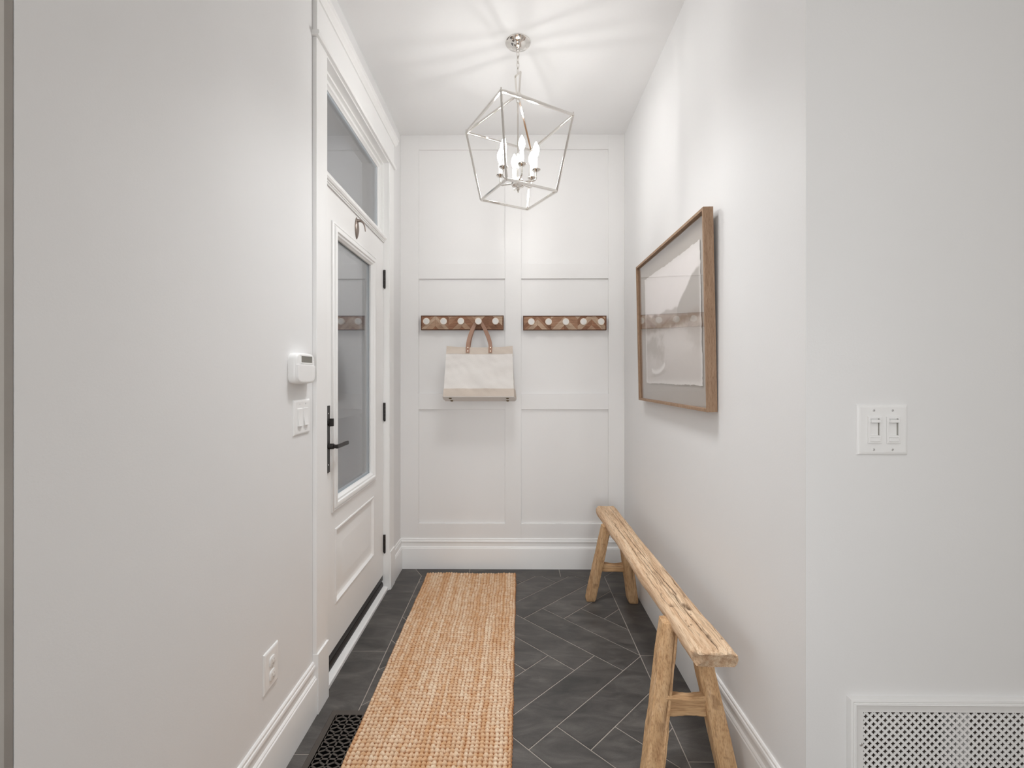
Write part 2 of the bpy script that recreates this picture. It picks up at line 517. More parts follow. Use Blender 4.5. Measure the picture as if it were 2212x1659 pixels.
# jamb and threshold: trim_2
t2 = sempty('trim_2', (-.86, (D0+D1)/2, 0))
for a, b in ((D0, D0+.008), (D1-.008, D1)):
    MB().box(-.96, -.789, a, b, 0.0, DT).build('jamb', M['trim'], t2, 0.001)
MB().box(-.96, -.789, D0+.008, D1-.008, DT-.008, DT).build('head_jamb', M['trim'], t2, 0.001)
MB().prism([(-.86, D0+.008, 0.0), (-.797, D0+.008, 0.0), (-.797, D0+.008, .016), (-.802, D0+.008, .022), (-.86, D0+.008, .030)], (0, D1-D0-.016, 0)).build('wooden_sill', M['trim'], t2, 0.001)
MB().prism([(-.87, D0+.009, .03), (-.826, D0+.009, .0262), (-.826, D0+.009, .040), (-.832, D0+.009, .052), (-.87, D0+.009, .060)], (0, D1-D0-.018, 0)).build('metal_threshold', M['black'], t2, 0.001)
for z0, z1 in ((0.04, 2.185),):
    MB().box(-.885, -.874, D0+.008, D0+.03, z0, z1).build('door_stop', M['trim'], t2)
    MB().box(-.885, -.874, D1-.03, D1-.008, z0, z1).build('door_stop', M['trim'], t2)

# front door: door_1
DX = -.826
dr = sempty('door_1', (DX, 2.39, 0.09))
da, db = D0+.011, D1-.011
gy0, gy1, gz0, gz1 = 2.10, 2.63, .785, 2.0       # glazed opening
py0, py1, pz0, pz1 = 2.087, 2.662, .297, .645     # lower panel
mb = MB()
xb = DX-.045
mb.box(xb, DX, da, gy0, .10, 2.188); mb.box(xb, DX, gy1+.03, db, .10, 2.188)
mb.box(xb, DX, gy0, gy1+.03, gz1, 2.188)
mb.box(xb, DX, gy1, gy1+.03, gz0, gz1)
mb.box(xb, DX, gy0, gy1+.03, pz1, gz0)
mb.box(xb, DX, gy0, gy1+.03, .10, pz0)
mb.box(xb, DX, gy0-.001, py0, pz0, pz1); mb.box(xb, DX, py1, gy1+.03+.001, pz0, pz1)
mb.build('door_slab', M['door'], dr)
O, U, V, N = (DX, 0, 0), (0, 1, 0), (0, 0, 1), (1, 0, 0)
LP = [(0, 0), (0, .006), (.003, .009), (.009, .011), (.012, .008), (.016, .008), (.019, .015), (.030, .018), (.038, .016), (.042, .010), (.050, .008), (.055, .001), (.060, -.003), (.060, -.012), (.05, -.012)]
MB().ring(O, U, V, N, gy0-.055, gy1+.055, gz0-.055, gz1+.05, LP).build('glazing_moulding', M['door'], dr, 0, 35)
PP = [(0, 0), (.002, .004), (.008, .005), (.012, .001), (.020, -.006), (.030, -.009), (.042, -.009), (.085, -.001), (.09, -.001)]
MB().ring(O, U, V, N, py0, py1, pz0, pz1, PP, True).build('raised_panel', M['door'], dr, 0, 20)
MB().box(xb, xb+.006, py0, py1, pz0, pz1).build('panel_back', M['door'], dr)
for x in (DX-.014, DX-.032):
    MB().box(x-.004, x, gy0-.005, gy1+.005, gz0-.005, gz1+.005).build('glass_pane', M['glass'], dr)
MB().ring((DX-.018, 0, 0), U, V, N, gy0, gy1, gz0, gz1, [(0, 0), (.012, 0), (.012, -.010), (0, -.010)]).build('spacer_bar', M['spacer'], dr)
MB().box(xb+.004, DX-.008, da+.002, db-.002, .052, .1).build('door_sweep', M['rubber'], dr, 0.001)
MB().box(DX-.008, DX-.002, da+.002, db-.002, .066, .1).build('sweep_strip', M['black'], dr, 0.001)
# three hinges
for z in (1.962, 1.126, .295):
    h = MB().box(DX-.006, DX+.011, D1-.0095, D1-.0075, z-.055, z+.055).build('hinge', M['black'], dr)
    k = MB()
    for q in range(5):
        k.cyl((DX+.009, D1-.011, z-.056+q*.0225), (DX+.009, D1-.011, z-.056+q*.0225+.0215), .0062, 12)
    k.lathe([(.0035, -.062), (.005, -.06), (.0062, -.056)], (DX+.009, D1-.011, z), (0, 0, 1), 12)
    k.build('knuckle', M['black'], h, 0, 40)
# entry handle set
hs = MB().box(DX, DX+.005, 1.982, 2.022, .92, 1.216).build('handle_plate', M['black'], dr, 0.0008)
k = MB().cyl((DX+.004, 2.002, 1.037), (DX+.030, 2.002, 1.037), .0125, 18).cyl((DX+.03, 2.002, 1.037), (DX+.048, 2.002, 1.037), .0085, 16)
k.box(DX+.040, DX+.052, 1.993, 2.125, 1.0285, 1.0455)
k.build('lever_handle', M['black'], hs, 0.0025)
k = MB().cyl((DX+.004, 2.002, 1.142), (DX+.012, 2.002, 1.142), .014, 18)
k.loft([[(x, 1.995, z+.9*(x-DX)*.1), (x, 2.009, z+.9*(x-DX)*.1), (x, 2.009, z+.036), (x, 1.995, z+.036)] for x, z in ((DX+.01, 1.124), (DX+.028, 1.124))])
k.build('thumb_turn', M['black'], hs, 0.0015)
k = MB()
for z in (.955, 1.182): k.cyl((DX+.004, 2.002, z), (DX+.0062, 2.002, z), .0035, 10)
k.build('plate_screw', M['screw'], hs)
# wreath hook above the glass
k = MB()
prof = []
hk = MB()
rings = []
for q in range(15):
    t = q/14; z = 2.065+.112*t
    r = max(.003, .027*math.sin(PI*(0.04+.92*t))**.75)
    rings.append([(DX+max(0, .012*math.sin(a)*(r/.027)) if math.sin(a) > 0 else DX, 2.374+r*math.cos(a), z) for a in [PI*j/10 for j in range(11)]])
hk.loft(rings, True, True)
hob = hk.build('wreath_hook', M['pewter'], dr, 0, 50)
pts = []
for q in range(13):
    t = q/12
    pts.append((DX+.002+.046*math.sin(t*1.35), 2.374, 2.160+.008*math.sin(t*2.2)-.050*t*t*t-.012*t))
hk = MB().tube(pts, [.0115-.009*(q/12)**.5 for q in range(13)], 10)
hk.build('hook_arm', M['pewter'], hob, 0, 60)

# transom: window_1
tw = sempty('window_1', (-.85, 2.39, 2.2))
TP = [(0, .004), (0, -.03), (.060, -.03), (.060, -.024), (.052, -.020), (.048, -.010), (.036, -.008), (.034, -.014), (.022, -.014), (.020, .004)]
MB().ring(O, U, V, N, D0+.008, D1-.008, 2.215, DT-.008, [(0, .002), (0, -.034), (.046, -.034), (.046, -.022), (.040, -.018), (.036, -.010), (.026, -.009), (.024, -.014), (.014, -.014), (.012, .002)]).build('sash', M['trim'], tw, 0, 35)
for x in (-.850, -.864):
    MB().box(x-.004, x, D0+.05, D1-.05, 2.256, DT-.050).build('glass_pane', M['glass'], tw)
MB().ring((-.854, 0, 0), U, V, N, D0+.054, D1-.054, 2.261, DT-.054, [(0, 0), (.01, 0), (.01, -.01), (0, -.01)]).build('spacer_bar', M['spacer'], tw)
SP = [(-.96, 2.192), (-.824, 2.190), (-.818, 2.190), (-.818, 2.196), (-.814, 2.197), (-.814, 2.203), (-.808, 2.205), (-.803, 2.213), (-.804, 2.222), (-.811, 2.229), (-.829, 2.246), (-.834, 2.262), (-.840, 2.262), (-.96, 2.262)]
MB().prism([(x, D0+.008, z) for x, z in SP], (0, D1-D0-.016, 0)).build('transom_bar', M['trim'], tw, 0, 30)

# outside the door
struct(MB().box(-6, -.96, -6, 40, -.14, -.08).build('ground_outside', M['paving']))
struct(MB().box(-6.2, -6.0, -6, 40, -.1, 12).build('wall_outside', M['exterior']))

# ------------------------------------------------------------------ floor with slate tiles
fl = struct(MB().box(-4, 4, -5, 3.4, -.03, -.002).build('floor', M['grout']))
G = 0.0022
def tile_poly(poly, parent=fl, name='tile'):
    """poly: list of (x,y), shrunk edges give the joint; small eased edge"""
    n = len(poly)
    area2 = sum(poly[i][0]*poly[(i+1) % n][1]-poly[(i+1) % n][0]*poly[i][1] for i in range(n))
    if abs(area2) < 0.0012: return
    if area2 < 0: poly = poly[::-1]
    def inset(P, d):
        out = []; n = len(P)
        for i in range(n):
            p0 = Vector(P[i-1]); p1 = Vector(P[i]); p2 = Vector(P[(i+1) % n])
            e1 = (p1-p0).normalized(); e2 = (p2-p1).normalized()
            n1 = Vector((-e1.y, e1.x)); n2 = Vector((-e2.y, e2.x))
            b = n1+n2
            if b.length < .01: out.append(p1+n1*d); continue
            b.normalize()
            out.append(p1+b*min(d/max(b.dot(n1), .35), d*2.8))
        return out
    A = inset(poly, G); B = inset(poly, G+.0012)
    h = RNG.uniform(-.0002, .0002)
    mb = MB()
    c = Vector((sum(p[0] for p in poly)/n, sum(p[1] for p in poly)/n))
    mb.loft([[(p.x, p.y, -.004) for p in A], [(p.x, p.y, -.0010+h) for p in A], [(p.x, p.y, h) for p in B]], True, True)
    o = mb.build(name, M['slate'], parent, 0, 0, origin=(c.x, c.y, 0))
    o.location = (c.x, c.y, 0)
    return o

def dedupe(P):
    out = []
    for p in P:
        if not out or (abs(p[0]-out[-1][0])+abs(p[1]-out[-1][1])) > 1e-4: out.append(p)
    if len(out) > 1 and abs(out[0][0]-out[-1][0])+abs(out[0][1]-out[-1][1]) < 1e-4: out.pop()
    return out
def clip(P, x0, x1, y0, y1):
    for ax, lim, sg in ((0, x0, 1), (0, x1, -1), (1, y0, 1), (1, y1, -1)):
        out = []
        for i in range(len(P)):
            a = P[i-1]; b = P[i]
            da_ = (a[ax]-lim)*sg; db_ = (b[ax]-lim)*sg
            if da_*db_ < 0:
                t = da_/(da_-db_)
                out.append((a[0]+(b[0]-a[0])*t, a[1]+(b[1]-a[1])*t))
            if db_ >= 0: out.append(b)
        P = out
        if not P: return []
    return dedupe(P)
FX0, FX1, FY1 = -.628, .607, 3.072
g = 0.2235
for j in range(-30, 14):
    for kk in range(-6, 7):
        off = 8*kk
        for typ in (0, 1):
            # p = x+y, q = x-y
            if typ == 0:
                p0, p1 = 2.587+j*g, 2.587+(j+1)*g
                q0, q1 = -2.484+(j+off)*g, -2.484+(j+off+4)*g
            else:
                q0, q1 = -2.484+j*g, -2.484+(j+1)*g
                p0, p1 = 2.587+(j-7+off)*g, 2.587+(j-3+off)*g
            P = [((p+q)/2, (p-q)/2) for p, q in ((p0, q0), (p1, q0), (p1, q1), (p0, q1))]
            P = clip(P, FX0, FX1, 0.2, FY1)
            if len(P) >= 3: tile_poly(P)
# border courses
ys = [2.837-.611*k for k in range(-1, 5)]
for k in range(5):
    a, b = ys[k+1], ys[k]
    if k == 0:
        tile_poly([(FX0, a), (FX0, FY1), (-.70, 3.2), (XL, 3.2), (XL, a)])
    else:
        tile_poly([(FX0, a), (FX0, b), (XL-.04, b), (XL-.04, a)])
ys = [2.813-.609*k for k in range(-1, 5)]
for k in range(5):
    a, b = ys[k+1], ys[k]
    if k == 0:
        tile_poly([(FX1, a), (XR, a), (XR, 3.2), (.73, 3.2), (FX1, FY1)])
    else:
        tile_poly([(FX1, a), (XR, a), (XR, b), (FX1, b)])
tile_poly([(FX0, FY1), (-.31, FY1), (-.31, 3.2), (-.70, 3.2)])
tile_poly([(-.31, FY1), (.312, FY1), (.312, 3.2), (-.31, 3.2)])
tile_poly([(.312, FY1), (FX1, FY1), (.73, 3.2), (.312, 3.2)])
MB().box(-4, 4, -5, .2, -.004, 0).build('boards', M['woodfloor'], fl)

# ================================================================== THINGS
# ------------------------------------------------------------------ jute runner
def make_rug():
    pit = 0.0178
    nc, nr = 34, 130
    res = 7
    x0, y1 = -.595, 3.092
    W, L = .607, nr*pit
    nx, ny = nc*res+1, nr*res+1
    uu, vv = np.meshgrid(np.linspace(0, nc, nx), np.linspace(0, nr, ny))
    rs = np.random.RandomState(3)
    # wobbly rows and columns
    n1, n2, n3 = vnoise(1), vnoise(2), vnoise(5)
    u2 = uu+(n1(uu*.25, vv*.25)-.5)*.45+(n2(uu*.9+9, vv*.9)-.5)*.22
    v2 = vv+(n2(uu*.16+3, vv*.25+4)-.5)*.5+(n1(uu*1.1+7, vv*1.2)-.5)*.25
    ci = np.clip(np.floor(u2), 0, nc-1).astype(int); ri = np.clip(np.floor(v2), 0, nr-1).astype(int)
    fu = np.clip(u2-ci, 0, 1)*2-1; fv = np.clip(v2-ri, 0, 1)*2-1
    rnd = rs.rand(nc+2, nr+2)
    rz = rnd[ci, ri]
    rad = np.clip(1-np.abs(fu)**2.4*.85-np.abs(fv)**2.2, 0, 1)
    h = np.sqrt(rad)*(.0095+.0045*rz)
    # twist lines of the yarn across each loop
    tw_ = np.sin((fu*1.2+fv*2.2+rz*6)*5.0)
    h += tw_*.0006*(rad > .1)
    h += (n3(uu*4.3, vv*4.3)-.5)*.0012
    z = .0045+h
    edge = np.minimum(np.minimum(uu, nc-uu), np.minimum(vv, nr-vv))
    z = np.where(edge < .25, np.minimum(z, .0045+edge*.02), z)
    z = np.where(edge <= 0.001, .0035, z)
    # outline
    s = vv/nr
    xl = x0+s*(-.002)+(n1(vv*.3, vv*0+2)-.5)*.003
    wr = W-s*.030+(n2(vv*.35, vv*0+5)-.5)*.003+.002*np.abs(np.sin(vv*PI))
    X = xl+uu/nc*wr
    Y = y1-vv*pit+(n1(uu*.2, uu*0+8)-.5)*.014*(1-s)
    co = np.stack([X, Y, z], -1).reshape(-1, 3)
    org = np.array([-.29, 1.9, 0.0])
    idx = np.arange(nx*ny).reshape(ny, nx)
    quads = np.stack([idx[:-1, :-1], idx[1:, :-1], idx[1:, 1:], idx[:-1, 1:]], -1).reshape(-1, 4)
    me = bpy.data.meshes.new('rug')
    me.vertices.add(len(co)); me.vertices.foreach_set('co', (co-org).astype(np.float32).ravel())
    me.loops.add(quads.size); me.loops.foreach_set('vertex_index', quads.astype(np.int32).ravel())
    me.polygons.add(len(quads)); me.polygons.foreach_set('loop_start', (np.arange(len(quads))*4).astype(np.int32))
    me.polygons.foreach_set('use_smooth', np.ones(len(quads), bool))
    me.update(calc_edges=True)
    # yarn colour: pale loops over orange warp, streaks along the length
    streak = vnoise(8)
    st = streak(uu*1.3+2, vv*.05)*.55+streak(uu*.5+40, vv*.03+9)*.45
    pal = np.array(srgb(244, 224, 198)[:3]); mid = np.array(srgb(222, 182, 142)[:3]); wrp = np.array(srgb(164, 100, 54)[:3])
    t = np.clip((rz*.6+st*1.5)-.65, 0, 1)[..., None]
    c = mid*(1-t)+pal*t
    k = np.clip((h-.002)/.0045, 0, 1)[..., None]
    edgew = np.clip(1-edge/.6, 0, 1)[..., None]*.6
    c = wrp*(1-k)+c*k
    c = c*(1-edgew)+wrp*edgew
    c = np.concatenate([c, np.ones(c.shape[:2]+(1,))], -1).reshape(-1, 4).astype(np.float32)
    ca = me.color_attributes.new('yarn', 'FLOAT_COLOR', 'POINT')
    ca.data.foreach_set('color', c.ravel())
    me.materials.append(M['jute'])
    o = bpy.data.objects.new('rug', me); o.location = org; COL.objects.link(o)
    tag(o, 'long natural jute runner of chunky woven loops on the dark tile floor', 'rug')
make_rug()

# ------------------------------------------------------------------ weathered bench
def make_bench():
    t = thing('bench', (.61, 2.2, 0), 'narrow rustic weathered wood bench standing along the right-hand wall', 'bench')
    org = np.array(t.location)
    # plank: bar cross-section (top finely divided), lofted along y
    nt_, ns = 64, 420
    yA, yB = 1.412, 3.0
    H, TH = .50, .052
    xt = np.linspace(-1, 1, nt_)
    k = np.linspace(0, 1, ns)
    n1, n2, n3 = vnoise(11), vnoise(12), vnoise(13)
    cl = .620*(1-k)+.597*k + (n1(k*2.5, k*0+3)-.5)*.010        # centre line
    hw = .0635+(n1(k*5, k*0+9)-.5)*.008
    hw = np.where(k > .97, hw*(1-(k-.97)*2.0), hw)
    K, XT = np.meshgrid(k, xt, indexing='ij')
    HW = hw[:, None]; CLN = cl[:, None]
    X = CLN+XT*HW
    Yk = yA+(yB-yA)*K
    # near end outline is broken: the left lip sits back a little
    Yk = Yk+np.where(K < .06, (1-K/.06)*(.010*(n2(XT*6+3, XT*0)-.3)+.020*(XT < -.86)), 0)
    roll = np.clip((np.abs(XT)-.72)/.28, 0, 1)
    Z = H+(n1(K*22, XT*1.2+5)-.5)*.0032+(n2(K*60, XT*5)-.5)*.0012-roll**2.2*.015
    endr = np.clip((.016-K)/.016, 0, 1)
    Z = Z-endr**2*.010
    Z = Z-np.clip((K-.985)/.015, 0, 1)**2*.008
    crack = np.zeros_like(Z)
    rs = np.random.RandomState(21)
    def groove(pts, depth, width):
        nonlocal Z, crack
        pk = np.array([p[0] for p in pts]); px = np.array([p[1] for p in pts])
        c = np.interp(K[:, 0], pk, px)[:, None]+(n3(K*70, K*0+depth*900)-.5)*.07
        on = np.clip(np.minimum(K-pk[0], pk[-1]-K)/.012, 0, 1)
        wv = width*(.55+.9*n2(K*40+depth*1000, K*0))
        gsn = np.exp(-((XT-c)/wv)**2)*on
        Z = Z-depth*gsn
        crack = np.maximum(crack, gsn*min(1, depth/.0035))
    # main split running from near end
    groove([(0, .18), (.05, .12), (.11, .05), (.17, -.02), (.24, .10)], .006, .026)
    groove([(.22, .26), (.30, .15), (.42, .05), (.55, -.05), (.70, -.02)], .0035, .022)
    groove([(.30, -.35), (.45, -.45), (.60, -.40), (.75, -.5)], .0028, .02)
    groove([(.55, .35), (.72, .3), (.86, .35), (.97, .3)], .003, .02)
    for q in range(90):
        a = rs.rand()*.9; ln = .03+.16*rs.rand()**1.6; x = rs.uniform(-.9, .9)
        groove([(a, x), (a+ln*.5, x+rs.uniform(-.05, .05)), (min(a+ln, .99), x+rs.uniform(-.1, .1))], rs.uniform(.0008, .0024), rs.uniform(.016, .024))
    def pit(kc, xc, rk, rx, d):
        nonlocal Z, crack
        g_ = np.exp(-(((K-kc)/rk)**4+((XT-xc)/rx)**4))*(.6+.7*n3(K*160+kc*99, XT*14))
        Z = Z-d*.8*g_
        crack = np.maximum(crack, np.clip(g_*1.0-.35, 0, .75))
    pit(.172, .30, .020, .26, .010)
    pit(.175, -.58, .009, .17, .006)
    pit(.05, .20, .010, .10, .005)
    for q in range(16): pit(rs.rand()*.95+.02, rs.uniform(-.8, .8), .004, .05, .004)
    # build ring: top row then sides and bottom
    side = [(1.03, -.020), (1.05, -.034), (1.0, -.046), (.90, -TH), (.3, -TH-.002), (-.3, -TH-.001), (-.90, -TH), (-1.0, -.046), (-1.05, -.034), (-1.03, -.020)]
    nsd = len(side)
    ring_n = nt_+nsd
    V_ = np.zeros((ns, ring_n, 3)); C_ = np.zeros((ns, ring_n))
    V_[:, :nt_, 0] = X; V_[:, :nt_, 1] = Yk; V_[:, :nt_, 2] = Z; C_[:, :nt_] = crack
    for i, (sx, sz) in enumerate(side):
        w_ = (n3(k*30, k*0+i*3.3)-.5)*.003
        V_[:, nt_+i, 0] = cl+sx*hw+w_; V_[:, nt_+i, 1] = np.where(sx > 0, Yk[:, -1], Yk[:, 0]); V_[:, nt_+i, 2] = H+sz+w_
        if abs(sx) < .95: V_[:, nt_+i, 1] = yA+(yB-yA)*k
    inset = np.zeros(ns)
    co = V_.reshape(-1, 3)-org
    quads = []
    idx = np.arange(ns*ring_n).reshape(ns, ring_n)
    nxt = np.roll(idx, -1, axis=1)
    quads = np.stack([idx[:-1], nxt[:-1], nxt[1:], idx[1:]], -1).reshape(-1, 4).tolist()
    # end caps: fans of centre rows
    verts = co.tolist(); cr = C_.ravel().tolist()
    for row, yy in ((0, yA-.004), (ns-1, yB+.002)):
        base_i = len(verts)
        ring_pts = V_[row]
        c = ring_pts.mean(0)
        inner = []
        for q in range(ring_n):
            p = c+(ring_pts[q]-c)*np.array([.93, 1, .8]); p[1] = ring_pts[q][1]+(yy-ring_pts[q][1])*.5+rs.uniform(-.0015, .0015)
            if row == 0: p[1] = ring_pts[q][1]-.004+rs.uniform(-.0015, .0015)
            verts.append((p-org).tolist()); cr.append(.35 if rs.rand() < .35 and row == 0 else .15)
        verts.append((np.array([c[0], yy, c[2]])-org).tolist()); cr.append(.3)
        for q in range(ring_n):
            r = (q+1) % ring_n
            a, b = int(idx[row, q]), int(idx[row, r])
            f = (a, base_i+q, base_i+r, b)
            quads.append(f if row == 0 else f[::-1])
            f = (base_i+q, base_i+ring_n, base_i+r)
            quads.append(f if row == 0 else f[::-1])
    me = bpy.data.meshes.new('seat_plank')
    me.from_pydata(verts, [], quads)
    me.polygons.foreach_set('use_smooth', [True]*len(me.polygons))
    me.set_sharp_from_angle(angle=math.radians(50))
    at = me.attributes.new('crack', 'FLOAT', 'POINT'); at.data.foreach_set('value', np.array(cr, dtype=np.float32))
    me.materials.append(M['bench_top'])
    bm = bmesh.new(); bm.from_mesh(me); bmesh.ops.recalc_face_normals(bm, faces=bm.faces); bm.to_mesh(me); bm.free()
    o = bpy.data.objects.new('seat_plank', me); COL.objects.link(o); o.parent = t
    # legs
    def leg(a, b, wx, wy, seed, split=False):
        a = np.array(a, float); b = np.array(b, float)
        ns_, m = 80, 64
        n = vnoise(seed)
        verts = []; cr = []
        for i in range(ns_):
            s = i/(ns_-1); c = a+(b-a)*s
            grow = 1.0+.10*s
            if s > .955: grow *= 1-((s-.955)/.045)**2*.13
            for j in range(m):
                th = 2*PI*j/m
                cs, sn = math.cos(th), math.sin(th)
                e = 2/6.5
                px = abs(cs)**e*(1 if cs > 0 else -1)*wx/2*grow; py = abs(sn)**e*(1 if sn > 0 else -1)*wy/2*grow
                d = 1+(float(n(np.array(s*9.), np.array(j*.55)))-.5)*.12
                cval = 0.0
                if split and sn < 0 and s < .8:
                    q = math.exp(-((cs-.12-.12*math.sin(s*5))/.09)**2)*min(1, (.8-s)/.25)
                    d -= .10*q; cval = .8*q
                if float(n(np.array(s*13.+40), np.array(j*.5))) > .86: cval = max(cval, .38)
                verts.append((c[0]+px*d-org[0], c[1]+py*d-org[1], c[2]-org[2])); cr.append(cval)
        fs = []
        for i in range(ns_-1):
            for j in range(m):
                r = (j+1) % m
                fs.append((i*m+j, i*m+r, (i+1)*m+r, (i+1)*m+j))
        fs.append(tuple(range(m))); fs.append(tuple((ns_-1)*m+j for j in range(m)))
        me = bpy.data.meshes.new('leg'); me.from_pydata(verts, [], fs)
        at = me.attributes.new('crack', 'FLOAT', 'POINT'); at.data.foreach_set('value', np.array(cr, dtype=np.float32))
        bm = bmesh.new(); bm.from_mesh(me); bmesh.ops.recalc_face_normals(bm, faces=bm.faces); bm.to_mesh(me); bm.free()
        me.polygons.foreach_set('use_smooth', [True]*len(me.polygons)); me.set_sharp_from_angle(angle=math.radians(50))
        me.materials.append(M['bench_leg'])
        o = bpy.data.objects.new('leg', me); COL.objects.link(o); o.parent = t
    leg((.556, 1.645, .468), (.440, 1.480, .001), .058, .060, 31, True)
    leg((.648, 1.640, .458), (.702, 1.480, .001), .056, .060, 32)
    leg((.545, 2.700, .466), (.458, 2.752, .001), .052, .062, 33)
    leg((.640, 2.700, .458), (.708, 2.735, .001), .054, .070, 34, True)
    for (x0, x1, y0, y1, z, wy, hz) in ((.492, .682, 1.558, 1.558, .228, .036, .066), (.502, .682, 2.728, 2.722, .212, .036, .046)):
        mb = MB(); rings = []
        for i in range(21):
            s = i/20; x = x0+(x1-x0)*s; y = y0+(y1-y0)*s
            sag = -.006*math.sin(PI*s) if z < .22 else RNG.uniform(-.001, .001)
            hz2 = hz/2*(1+.08*math.sin(s*9)); wy2 = wy/2
            b = .006
            rings.append([(x, y-wy2, z+sag-hz2+b), (x, y-wy2+b, z+sag-hz2), (x, y+wy2-b, z+sag-hz2), (x, y+wy2, z+sag-hz2+b),
                          (x, y+wy2, z+sag+hz2-b), (x, y+wy2-b, z+sag+hz2), (x, y-wy2+b, z+sag+hz2), (x, y-wy2, z+sag+hz2-b)])
        mb.loft(rings).build('stretcher', M['bench_rail'], t, 0, 40)
make_bench()

# ------------------------------------------------------------------ pendant lantern
def make_pendant():
    cx, cy = .0185, 2.32
    t = thing('pendant_light', (cx, cy, ZC), 'polished nickel cage lantern with six lit candle bulbs, hanging from the ceiling', 'pendant light')
    NK = M['nickel']
    MB().lathe([(.064, 0), (.064, -.004), (.060, -.008), (.046, -.012), (.034, -.022), (.026, -.030), (.014, -.034), (.010, -.036), (.010, -.044), (.005, -.048)], (cx, cy, ZC), (0, 0, 1), 40).build('canopy', NK, t, 0, 40)
    # chain
    z = ZC-.044
    k = 0
    while z > 2.905:
        zc = z-.016; pts = []
        for q in range(20):
            a = 2*PI*q/20
            u = .0065*math.cos(a); v = .018*math.sin(a)*(1 if abs(math.sin(a)) < .99 else 1)
            ang = .6+(PI/2 if k % 2 else 0)
            pts.append((cx+u*math.cos(ang), cy+u*math.sin(ang), zc+v))
        MB().tube(pts, .0022, 8, True).build('chain_link', NK, t, 0, 60)
        z -= .0275; k += 1
    # shackle
    dv = Vector((.6, -.8, 0))
    s = MB()
    C0 = Vector((cx, cy, 0))
    for sg in (-1, 1):
        s.bar(C0+dv*sg*.009+Vector((0, 0, 2.785)), C0+dv*sg*.022+Vector((0, 0, 2.888)), .010, .0035, dv)
    s.bar(C0-dv*.024+Vector((0, 0, 2.888)), C0+dv*.024+Vector((0, 0, 2.888)), .008, .004)
    s.build('shackle', NK, t, 0, 40)
    hubz = 2.778
    MB().lathe([(.004, .012), (.016, .010), (.019, .003), (.019, -.008), (.012, -.014), (.008, -.035), (.005, -.04)], (cx, cy, hubz), (0, 0, 1), 28).build('hub', NK, t, 0, 40)
    angA = math.atan2(-.267, -.0763)
    def cor(r, z, k):
        a = angA+k*PI/2
        return Vector((cx+r*math.cos(a), cy+r*math.sin(a), z))
    zt, zb, rt, rb = 2.633, 2.268, .283, .200
    B = .0105
    for k in range(4):
        T, T2, Bo, Bo2 = cor(rt, zt, k), cor(rt, zt, k+1), cor(rb, zb, k), cor(rb, zb, k+1)
        for a, b in ((T, T2), (T, Bo), (Bo, Bo2), (Vector((cx, cy, hubz-.002))+(T-Vector((cx, cy, zt)))*.05, T)):
            MB().bar(a, b, B).build('cage_bar', NK, t, 0.0012)
        MB().bar(T-Vector((0, 0, .006)), T+Vector((0, 0, .014)), .0065).build('corner_pin', NK, t)
    MB().cyl((cx, cy, hubz-.03), (cx, cy, 2.325), .0045, 12).build('stem', NK, t, 0, 40)
    MB().lathe([(.004, .03), (.010, .024), (.012, .012), (.030, .008), (.036, 0), (.036, -.010), (.030, -.020), (.012, -.024), (.007, -.028), (.007, -.030), (.010, -.034), (.007, -.040), (.0035, -.043), (.0055, -.047), (.003, -.052)], (cx, cy, 2.335), (0, 0, 1), 28).build('centre_body', NK, t, 0, 40)
    R = .096
    sleeve = None
    for k in range(6):
        a = -PI/2+math.radians(11+60*k)
        d = Vector((math.cos(a), math.sin(a), 0)); C = Vector((cx, cy, 0))
        pts = [C+d*.028+Vector((0, 0, 2.334)), C+d*(R-.012)+Vector((0, 0, 2.332)), C+d*(R-.003)+Vector((0, 0, 2.335)), C+d*R+Vector((0, 0, 2.343)), C+d*R+Vector((0, 0, 2.376))]
        MB().tube(pts, .0042, 10).build('arm', NK, t, 0, 50)
        p = C+d*R
        MB().lathe([(.004, -.006), (.008, -.004), (.018, .001), (.0225, .006), (.0225, .008), (.017, .005), (.010, .004)], (p.x, p.y, 2.378), (0, 0, 1), 24).build('drip_cup', NK, t, 0, 40)
        MB().lathe([(.0098, 0), (.0098, .064), (.007, .067)], (p.x, p.y, 2.382), (0, 0, 1), 18).build('candle_sleeve', M['plastic'], t, 0, 40)
        prof = [(.0065, 0), (.0085, .006), (.0135, .018), (.0165, .030), (.0160, .042), (.0120, .055), (.0070, .066), (.0020, .076)]
        MB().lathe(prof, (p.x, p.y, 2.449), (0, 0, 1), 12).build('bulb', M['bulb'], t, 0, 60)
make_pendant()

